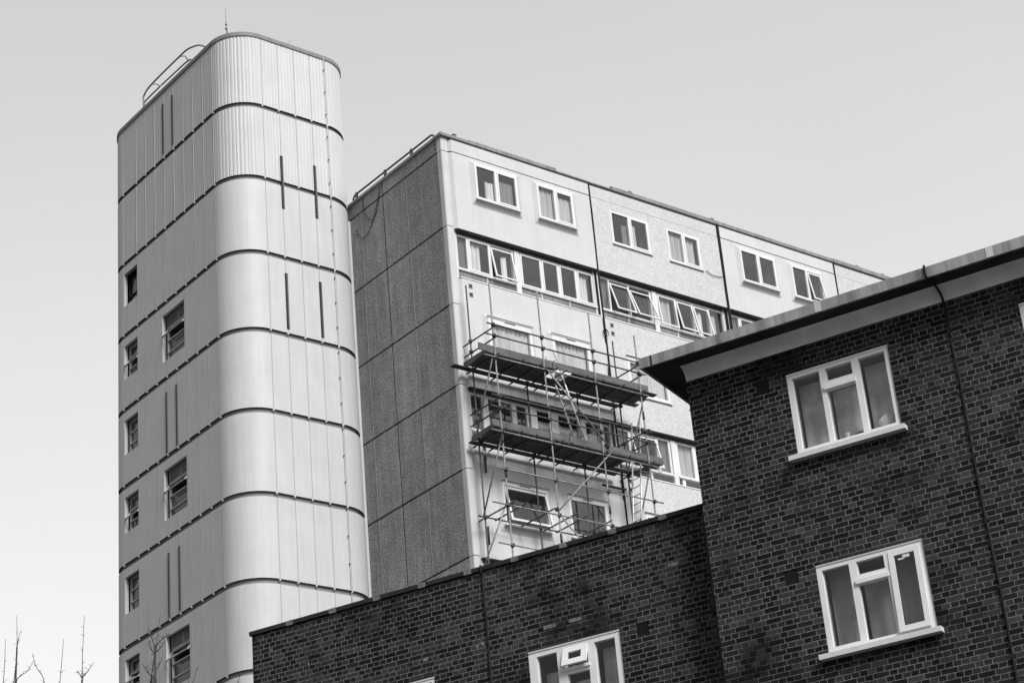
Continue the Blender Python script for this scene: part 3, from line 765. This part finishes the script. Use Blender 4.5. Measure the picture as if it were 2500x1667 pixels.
# ledgers and rails
for a, b, z, y in [(-.05, 5.95, 28.66, O), (-.20, 5.98, 28.30, O), (-.25, 6.0, 27.60, O), (.1, 5.9, 27.66, I),
                   (-.10, 5.95, 26.37, O), (-.18, 6.08, 26.01, O), (-.22, 6.0, 25.26, O), (.1, 5.95, 25.34, I),
                   (-.16, 6.08, 24.11, O), (-.40, 5.9, 23.03, O), (-.08, 5.9, 23.06, I), (-.30, 5.9, 21.84, O)]:
    tube_part('ledger' if abs(z-28.5) > .3 and abs(z-26.2) > .3 else 'guard_rail', (a, y-.05, z), (b, y-.05, z))
z0_ = [21.84-2.2*k for k in range(1, 9)]
for z in z0_:
    tube_part('ledger', (-.2, O-.05, z), (5.95, O-.05, z)); tube_part('ledger', (0, I-.05, z), (5.95, I-.05, z))
# transoms
for x in (.22, 1.13, 1.80, 2.37, 2.73, 3.53, 4.15, 4.96, 5.77):
    tube_part('transom', (x, -.08, 27.70), (x, -1.68, 27.70))
for x in (.25, .82, 1.37, 2.32, 2.66, 3.26, 4.0, 4.87, 5.83):
    tube_part('transom', (x, -.06, 25.36), (x, -1.68, 25.36))
for x, a in ((.26,-.02), (.64,-.30), (1.62,-.25), (2.45,-.2), (2.86,-.3), (3.74,-.3), (5.80,-.1)):
    tube_part('transom', (x, a, 23.09), (x, -1.78, 23.09))
for x, z in ((.24, 28.62), (.24, 28.27), (5.80, 28.62), (5.80, 28.24), (.28, 26.40), (.28, 26.05), (5.80, 26.42), (5.80, 26.02)):
    tube_part('end_rail', (x, .0 if x < 1 else .25, z), (x, -1.64, z))
for a, b in [((.20,O,27.95),(.16,I,25.70)), ((.22,O,25.30),(.15,I,23.10)), ((.10,O,23.05),(-.30,I,20.9)),
             ((4.21,O-.04,25.38),(1.95,O-.04,23.14)), ((2.06,O-.04,27.62),(4.10,O-.04,25.64)), ((2.08,O-.04,22.98),(4.3,O-.04,20.9)),
             ((5.76,O,27.30),(5.80,I,25.40)), ((5.76,O,25.25),(5.84,I,23.10))]:
    tube_part('brace', a, b)
for x, za, zc in ((.60, 24.62, 25.14), (.50, 22.40, 22.95)):
    tube_part('reveal_tie', (x, -.12, za), (x, -.12, zc), .03, 'rust')
tube_part('wall_tie', (5.95, -.12, 25.05), (4.95, -.2, 25.0), .04, 'rust')
# couplers
cp = MB(); cp.box(-.045, .045, -.05, .05, -.045, .045); cp.tube([(-.07, 0, .0), (.07, 0, .0)], .018, 6)
first = None
spots = [(x, O-.03, z) for x, _ in OUT for z in (28.66, 28.30, 27.62, 26.37, 26.01, 25.28, 24.11, 23.04, 21.84)]
spots += [(x, I-.03, z) for x, _ in INN for z in (27.68, 25.35, 23.07)]
spots += [(.2, I, 28.62), (.2, I, 28.27), (5.84, I, 28.62), (5.84, I, 28.24), (.2, I, 26.40), (.2, I, 26.05), (5.84, I, 26.42), (5.84, I, 26.02), (1.95, O, 23.22), (4.15, O, 25.6)]
for p in spots:
    if first is None: first = cp.build('coupler', M['rust'], scaf, sp(p))
    else: copy_obj(first, scaf, sp(p), (0, 0, random.uniform(-.6, .6)))
for x, z in ((.19, 25.05), (2.0, 22.35), (3.96, 23.55), (5.74, 26.9), (.2, 24.0)):    # sleeves joining two tubes
    s = MB(); s.tube([sp((x, O, z-.13)), sp((x, O, z+.13))], .034, 8); s.build('sleeve', M['rust'], scaf)
# boards and toe boards
def boards(z, x0, xe, gap, name='board'):
    for k in range(5):
        y1 = I - .08 - k*.205; y0 = y1 - .19
        ga = gap if gap and k in gap[2] else None
        xr = xe - [.0, .22, .05, .15, -.02][k]
        xl = x0 + random.uniform(-.06, .06)
        for a, b in ([(xl, ga[0]), (ga[1], xr)] if ga else [(xl, xr)]):
            s = MB(); s.box(a - SO.x, b - SO.x, y0 - SO.y, y1 - SO.y, z, z+.038); s.build(name, M['board'], scaf)
boards(27.735, -.02, 6.40, (2.45, 3.12, (2, 3, 4)))
boards(25.395, .06, 6.25, (5.05, 5.95, (1, 2, 3)))
s = MB(); s.box(-.42-SO.x, 5.9-SO.x, -.36-SO.y, -.16-SO.y, 27.735, 27.772); s.build('board', M['board'], scaf)
s = MB(); s.box(.0-SO.x, 5.5-SO.x, -.36-SO.y, -.17-SO.y, 25.395, 25.43); s.build('board', M['board'], scaf)
for a, b, z in ((-.36, 2.34, 27.79), (2.37, 6.10, 27.785), (-.10, 2.7, 25.45), (2.73, 6.36, 25.445)):
    s = MB(); s.box(a-SO.x, b-SO.x, O+.03-SO.y, O+.065-SO.y, z-.01, z+.205); s.build('toe_board', M['toe'], scaf)
for xa, za in ((.03, 27.79), (.10, 25.45)):
    s = MB(); s.box(xa-SO.x, xa+.035-SO.x, O+.08-SO.y, -.2-SO.y, za, za+.18); s.build('toe_board', M['toe'], scaf)

def ladder(a, b, label):
    """a = foot, b = head (block-local x,y,z); rungs run along y"""
    a, b = Vector(a), Vector(b); base = Vector((BX, BY, 0))
    e = empty('ladder', base + a); tag(e, label, 'ladder', 'ladders in the scaffold')
    d = b - a
    for yy in (-.19, .19):
        s = MB(); s.tube([(0, yy, 0), d + Vector((0, yy, 0))], .026, 8); s.build('stile', M['alu'], e)
    n = int(d.length/.27)
    for k in range(1, n):
        p = d*(k/n); s = MB(); s.tube([p + Vector((0, -.19, 0)), p + Vector((0, .19, 0))], .014, 6); s.build('rung', M['steel'], e)
ladder((3.73, -.94, 25.44), (2.74, -.94, 28.55), 'pale ladder leaning through the hatch between the two scaffold platforms')
ladder((5.22, -.94, 21.2), (5.92, -.94, 27.0), 'pale upright ladder below the lower scaffold platform at its end near the brick corner')

for i, (xa, xb, y, z, lb) in enumerate(((4.55, 6.15, -1.30, 25.47, 'loose bright scaffold tube lying on the lower platform, nearest its outer edge'),
                                 (4.70, 6.02, -.60, 25.465, 'loose scaffold tube lying on the lower platform, close to the pale wall'))):
    s = MB(); s.tube([(BX+xa, BY+y, z), (BX+xb, BY+y+.05, z+.004)], .024, 8)
    tag(s.build('loose_tube', M['alu']), lb, 'scaffold tube', 'loose tubes on the lower platform')
# ================================================================== BRICK BUILDINGS
PC = (19.20712713, 19.28821383)
BROT = math.atan2(-0.9273939, 0.3740863)
main = empty('brick_building', (PC[0], PC[1], 0), BROT)
tag(main, 'dark brick building with overhanging concrete eaves and white three-light windows', 'brick building')
ZC = 13.85
WX = [1.48, 4.82, 8.16]
WZ = [12.29, 9.50, 6.73, 3.96]
holes = [(x, x+1.5, z-.005, z+1.215) for x in WX for z in WZ]
air = [(1.02, 1.22, 13.315, 13.535), (1.025, 1.225, 10.545, 10.735)]
s = MB().slab(0, 11.5, 0, .25, 0, ZC, holes + air)
s.box(0, 11.5, 1.8, 9.0, 0, ZC-.02)                     # rear mass
s.box(0, .25, .25, 1.8, 0, ZC-.02); s.box(11.25, 11.5, .25, 1.8, 0, ZC-.02)
s.build('wall', M['brick'], main)
for (a, b, c, d) in air:
    s = MB().slab(a, b, .012, .05, c, d, [(a+.018+i*.0245, a+.018+i*.0245+.014, c+.018+j*.0245, c+.018+j*.0245+.014) for i in range(7) for j in range(int((d-c-.03)/.0245))])
    ab = s.build('air_brick', M['air'], main)
    s = MB(); s.box(a+.001, b-.001, .06, .08, c+.001, d-.001); s.build('vent_back', M['dark'], ab)
# eaves: fascia, flat soffit, cove down to the wall; return along the left end
s = MB()
prof = [(-.48, 14.185), (-.48, 14.03), (-.455, 14.022)]
s = MB(); s.box(-.48, 11.9, -.48, -.44, 14.03, 14.185); s.box(-.48, -.44, -.44, 9.3, 14.03, 14.185)
ev = s.build('eaves_fascia', M['fascia'], main)
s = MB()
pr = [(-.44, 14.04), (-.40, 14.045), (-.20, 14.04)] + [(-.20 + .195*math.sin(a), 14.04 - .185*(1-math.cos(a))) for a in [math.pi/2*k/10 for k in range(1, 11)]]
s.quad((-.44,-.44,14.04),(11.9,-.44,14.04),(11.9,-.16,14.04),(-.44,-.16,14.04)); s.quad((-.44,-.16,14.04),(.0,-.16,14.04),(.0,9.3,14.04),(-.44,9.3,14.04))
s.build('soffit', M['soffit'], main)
s = MB(); pr = [(-.16 + .155*math.sin(a), 14.038 - .186*(1-math.cos(a))) for a in [math.pi/2*k/14 for k in range(15)]]
for (ya, za), (yb, zb_) in zip(pr, pr[1:]):
    s.quad((.0, ya, za), (11.9, ya, za), (11.9, yb, zb_), (.0, yb, zb_), True)
b0 = len(s.v); s.v += [(0, y, z) for y, z in pr] + [(0, -.005, 14.038)]; s.f.append(tuple(range(b0, len(s.v)))); s.sm.append(False)
s.build('cove', M['cove'], main)
s = MB(); s.box(-.44, 11.9, -.44, 9.3, 14.10, 14.15); s.box(.004, 11.5, .004, 9.0, ZC-.01, 14.10); s.build('roof_slab', M['fascia'], main)
# fascia joints
for u, wd, mt in ((-.30, .022, 'dark'), (2.22, .09, 'concrete'), (4.66, .09, 'concrete'), (6.9, .05, 'fascia')):
    s = MB(); s.box(u, u+wd, -.486, -.478, 14.032, 14.183); s.build('fascia_joint', M[mt], ev)
# cable from the roof over the fascia and down the brick
s = MB()
s.tube(catmull([(3.82,-.50,14.20),(3.82,-.50,14.05),(3.83,-.40,14.02),(3.84,-.20,14.01),(3.85,-.05,13.93),(3.855,-.02,13.80),(3.86,-.02,13.3)], 4), .017, 6)
s.tube([(3.86 + .008*math.sin(i*1.3), -.016, 13.3 - i*.6) for i in range(22)], .017, 6)
cb = s.build('wall_cable', M['cable'], main)
for k in range(8):
    s = MB(); s.box(3.83, 3.90, -.03, -.001, 13.4-.9*k, 13.43-.9*k); s.build('cable_clip', M['cable'], cb)

def brick_window(parent, u, z, H, v=.02, style=0, lab=None):
    W = 1.5
    if style == 0:
        ls = [dict(x0=.075, x1=.475, z0=.08, z1=H-.075), dict(x0=.57, x1=.95, z0=.95, z1=H-.075), dict(x0=.545, x1=.97, z0=.07, z1=.815), dict(x0=1.05, x1=1.43, z0=.08, z1=H-.075)]
    elif style == 1:
        ls = [dict(x0=.075, x1=.455, z0=.08, z1=H-.09), dict(x0=.56, x1=.94, z0=.95, z1=H-.09), dict(x0=.545, x1=.96, z0=.06, z1=.815), dict(x0=1.02, x1=1.42, z0=.06, z1=H-.085, kind='open', tilt=-2.2, drop=0, border=.06)]
    else:
        ls = [dict(x0=.13, x1=.46, z0=.08, z1=H-.10), dict(x0=.58, x1=.95, z0=.88, z1=H-.09, kind='open', tilt=-20, drop=0, border=.075), dict(x0=.60, x1=.96, z0=.07, z1=.78), dict(x0=1.07, x1=1.40, z0=.08, z1=H-.10)]
    for i, l in enumerate(ls):
        l['flat'] = True
        if style == 1: l['curtain'] = ((-.05,1.05,1.08,'blind'),) if i != 1 else ()
        elif style == 0: l['curtain'] = ((-.05,1.05,.96 if i != 2 else 1.08,'blind_soft'),) if i != 1 else ()
        else: l['curtain'] = ((-.05,1.05,.80 + .05*i,'blind_soft'),) if i != 1 else ()
    w_ = window(parent, (u, v, z), 0, W, H, ls, 'pvc_brick', room='room', depth=.08, room_d=1.3)
    s = MB(); s.box(0, W, -.012, .0, .0, .03); s.build('bottom_bead', M['pvc_brick'], w_)
    s = MB(); s.box(.52, .98, -.03, -.001, .825, .885 if style != 2 else .86); s.build('transom', M['pvc_brick'], w_)
    s = MB(); s.box(0, W, -.012, 0, H-.028, H-.004); s.build('top_bead', M['pvc_brick'], w_)
    s = MB(); s.box(-.095, W+.075, -.14, -.006, -.085, -.018); s.box(.005, W-.005, -.006, .05, -.05, -.006)
    s.build('sill', M['sill'], w_)
    s = MB(); s.box(-.0, W, -.022, -.002, H+.0015, H+.006); s.build('head_flashing', M['dark'], w_)
    return w_
for i, x in enumerate(WX):
    for j, z in enumerate(WZ):
        wv = brick_window(main, x, z, 1.21 if j == 0 else 1.22, style=0 if j != 1 else 1)
        if i == 0 and j == 1:
            s = MB(); s.box(1.13, 1.215, .0, .010, 1.005, 1.027); s.box(1.195, 1.29, -.004, .006, 1.02, 1.062)
            s.build('white_shape', M['pvc'], wv)  # small white two-piece shape on the right-hand pane

# things on the upper window ledge, behind the glass
def blob(name, u, v, z, a, b, c, mat, seed, parent_rot=BROT, crease=.25):
    rnd = random.Random(seed); n1, n2 = 40, 26; s = MB(); e = empty
    ph = [rnd.uniform(0, 6.28) for _ in range(6)]
    ring = []
    for i in range(n2+1):
        th = math.pi*i/n2; row = []
        for k in range(n1):
            an = 2*math.pi*k/n1
            f = 1 + crease*math.sin(3*an+ph[0])*math.sin(th) + .15*math.sin(5*an+2*th+ph[1]) + .1*math.sin(4*th+ph[2])
            row.append((a*f*math.sin(th)*math.cos(an), b*f*math.sin(th)*math.sin(an), c + c*math.cos(th)*(1+.12*math.sin(2*an+ph[3]))))
        ring.append(row)
    for i in range(n2):
        for k in range(n1): s.quad(ring[i][k], ring[i+1][k], ring[i+1][(k+1) % n1], ring[i][(k+1) % n1], True)
    o = s.build(name, mat); o.matrix_world = Matrix.Translation(Vector((PC[0], PC[1], 0))) @ Matrix.Rotation(BROT, 4, 'Z') @ Matrix.Translation(Vector((u, v, z)))
    return o
tag(blob('cloth_bundle', 2.75, .17, 12.34, .125, .05, .13, M['net'], 3), 'crumpled pale cloth bundle inside the right pane of the upper brick-house window', 'cloth bundle')
tag(blob('cloth_bundle', 2.36, .17, 12.34, .10, .04, .055, M['dim_net'], 5), 'low folded cloth beside the white cup in the middle pane of the upper brick-house window', 'cloth bundle')
s = MB(); s.tube([(0,0,0),(0,0,.02),(0,0,.11),(0,0,.12)], .030, 14, .036)
o = s.build('cup', M['pvc']); o.matrix_world = Matrix.Translation(Vector((PC[0], PC[1], 0))) @ Matrix.Rotation(BROT, 4, 'Z') @ Matrix.Translation(Vector((2.18, .14, 12.345)))
tag(o, 'small white cup standing inside the middle pane of the upper brick-house window', 'cup')

# ---- lower wing with a flat parapet
wing = empty('brick_wing', (PC[0], PC[1], 0), BROT)
tag(wing, 'lower dark brick wing with flat parapet and dark coping in front of the stair tower', 'brick building')
WV = .50
wz = [(-3.22, 9.50, 1.24), (-6.30, 9.50, 1.25)]
holes = [(u, u+1.5, z-.005, z+h+.005) for u, z, h in wz] + [(-1.46, -1.27, 10.55, 10.745)]
s = MB().slab(-8.08, -.002, WV, WV+.25, 0, 12.131, holes)
s.box(-8.08, -.002, WV+2.0, WV+6, 0, 11.4); s.box(-8.08, -7.83, WV+.25, WV+2.0, 0, 12.131)
s.build('wall', M['brick_wing'], wing)
s = MB(); s.box(-8.11, -.004, WV-.035, WV+.30, 12.135, 12.20); s.build('coping', M['coping'], wing)
for k in range(9):
    u = -7.40 + .812*k
    s = MB(); s.box(u, u+.13, WV-.039, WV+.28, 12.128, 12.203); s.build('coping_joint', M['coping_pale'], wing)
for u, z, wd in ((-4.06, 11.0, .045), (-3.97, 11.01, .045), (-4.98, 11.0, .09), (-2.92, 11.0, .20), (-2.50, 11.0, .20), (-7.75, 11.80, .035), (-7.05, 11.42, .035), (-.86, 11.42, .16)):
    s = MB(); s.box(u, u+wd, WV-.003, WV+.01, z+.003, z+.055); s.build('mortar_patch', M['coping_pale'], wing)
s = MB().slab(-1.46, -1.27, WV+.012, WV+.05, 10.55, 10.745, [(-1.445+i*.0245, -1.431+i*.0245, 10.565+j*.0245, 10.579+j*.0245) for i in range(7) for j in range(7)])
ab = s.build('air_brick', M['air'], wing)
s = MB(); s.box(-1.459, -1.271, WV+.06, WV+.08, 10.551, 10.744); s.build('vent_back', M['dark'], ab)
brick_window(wing, -3.22, 9.50, 1.24, v=WV+.02, style=2)
brick_window(wing, -6.30, 9.50, 1.25, v=WV+.02, style=0)
s = MB(); s.tube([(-3.85 + .008*math.sin(i*1.1), WV-.016, 12.1 - i*.6) for i in range(20)], .016, 6); s.tube([(-3.85, WV-.05, 12.21), (-3.85, WV-.05, 12.1), (-3.85, WV-.016, 12.06)], .016, 6)
cb = s.build('wall_cable', M['cable'], wing)
s = MB(); s.tube([(-.16, WV-.07, 12.09), (-.16, WV-.07, 0)], .05, 10); s.tube([(-.16, WV-.07, 10.55), (-.16, WV-.07, 10.80)], .085, 10, .10)
s.build('drainpipe', M['black'], wing)

# ================================================================== BARE TREES (only their top shoots reach into the picture)
def tree(loc, shoots, label, seed):
    rnd = random.Random(seed)
    e = empty('bare_tree', loc); tag(e, label, 'tree', 'bare trees in front of the stair tower')
    L0 = Vector(loc)
    crown = Vector((0, 0, 3.2))
    s = MB(); s.tube(catmull([(0,0,0),(.04,.02,1.2),(.0,.05,2.3),tuple(crown)], 4), .085, 10, .055); s.build('trunk', M['bark'], e)
    for pts in shoots:
        p = [Vector(q[:3]) - L0 for q in pts]
        n = len(p)
        j = crown + Vector((rnd.uniform(-.05,.05), rnd.uniform(-.05,.05), rnd.uniform(-.6,.1)))
        mid = j.lerp(p[0], .5) + Vector((rnd.uniform(-.1,.1), rnd.uniform(-.1,.1), .1))
        path = catmull([j, mid] + p, 4)
        s = MB(); s.tube([j, mid, p[0]], .022, 6, .0075, caps=False)
        path = catmull(p, 5); s.tube(path, .0052, 6, .0018)
        br = s.build('branch', M['bark'], e)
        s = MB(); N = len(path)
        for i in range(2, N-2):           # side twigs and buds
            t = i/N
            for sgn in (-1, 1):
                if rnd.random() < .55: continue
                ln = rnd.uniform(.02, .07)*(1.3-t)
                d = Vector((.79*sgn*rnd.uniform(.3, 1), -.6*sgn*rnd.uniform(.3, 1), rnd.uniform(.3, 1.0))).normalized()
                s.tube([path[i], path[i]+d*ln*.5+Vector((0,0,.004)), path[i]+d*ln], .0026, 5, .0013)
        if s.v: s.build('twig', M['bark'], br)
tree((8.55, 18.3, 0), [[(8.40,18.30,7.3),(8.36,18.04,7.82),(8.29,17.86,8.19)], [(8.48,18.2,7.3),(8.44,17.98,7.81),(8.40,17.84,8.10),(8.33,17.71,8.38)], [(8.40,17.84,8.12),(8.39,17.80,8.17),(8.39,17.74,8.25)],
     [(8.60,18.1,7.4),(8.46,17.97,7.80),(8.52,17.85,7.90),(8.55,17.78,7.99)], [(8.75,18.0,7.4),(8.67,17.8,7.78),(8.57,17.78,7.93),(8.52,17.76,8.05)]],
     'bare tree at the far left whose cluster of thin forked shoots rises into the sky', 3)
tree((8.95, 18.0, 0), [[(8.84,17.95,7.3),(8.79,17.72,7.77),(8.73,17.53,8.15)], [(8.98,17.8,7.3),(8.95,17.59,7.75),(8.90,17.47,8.02),(8.84,17.32,8.33)], [(8.95,17.57,7.80),(8.98,17.5,7.86),(9.0,17.44,7.92)], [(8.95,17.57,7.79),(8.92,17.57,7.83),(8.89,17.57,7.87)]],
     'bare tree with two straight whip-like shoots just left of the stair tower', 5)
tree((9.5, 17.5, 0), [[(9.49,17.4,7.2),(9.47,17.19,7.70),(9.45,17.08,7.90),(9.44,17.02,8.02),(9.41,16.87,8.29)], [(9.43,17.03,8.02),(9.38,17.01,8.10),(9.34,16.99,8.19)], [(9.44,17.02,8.02),(9.48,16.95,8.07),(9.52,16.89,8.10)],
     [(9.47,17.18,7.72),(9.49,17.09,7.82),(9.51,17.01,7.93)], [(9.47,17.16,7.75),(9.42,17.17,7.81),(9.37,17.17,7.87)], [(9.45,17.06,7.93),(9.40,17.05,8.0),(9.37,17.03,8.07)], [(9.45,17.06,7.95),(9.48,17.0,8.0),(9.50,16.95,8.05)]],
     'bare tree with a many-twigged top in front of the left side of the stair tower', 8)
tree((10.0, 17.3, 0), [[(9.80,17.2,7.2),(9.79,16.95,7.66),(9.80,16.85,7.81)], [(9.74,17.1,7.3),(9.74,16.97,7.6),(9.74,16.92,7.77)], [(10.12,17.0,7.2),(10.13,16.69,7.63),(10.12,16.63,7.73)]],
     'bare tree showing only a few twig tips low beside the brick wing', 11)
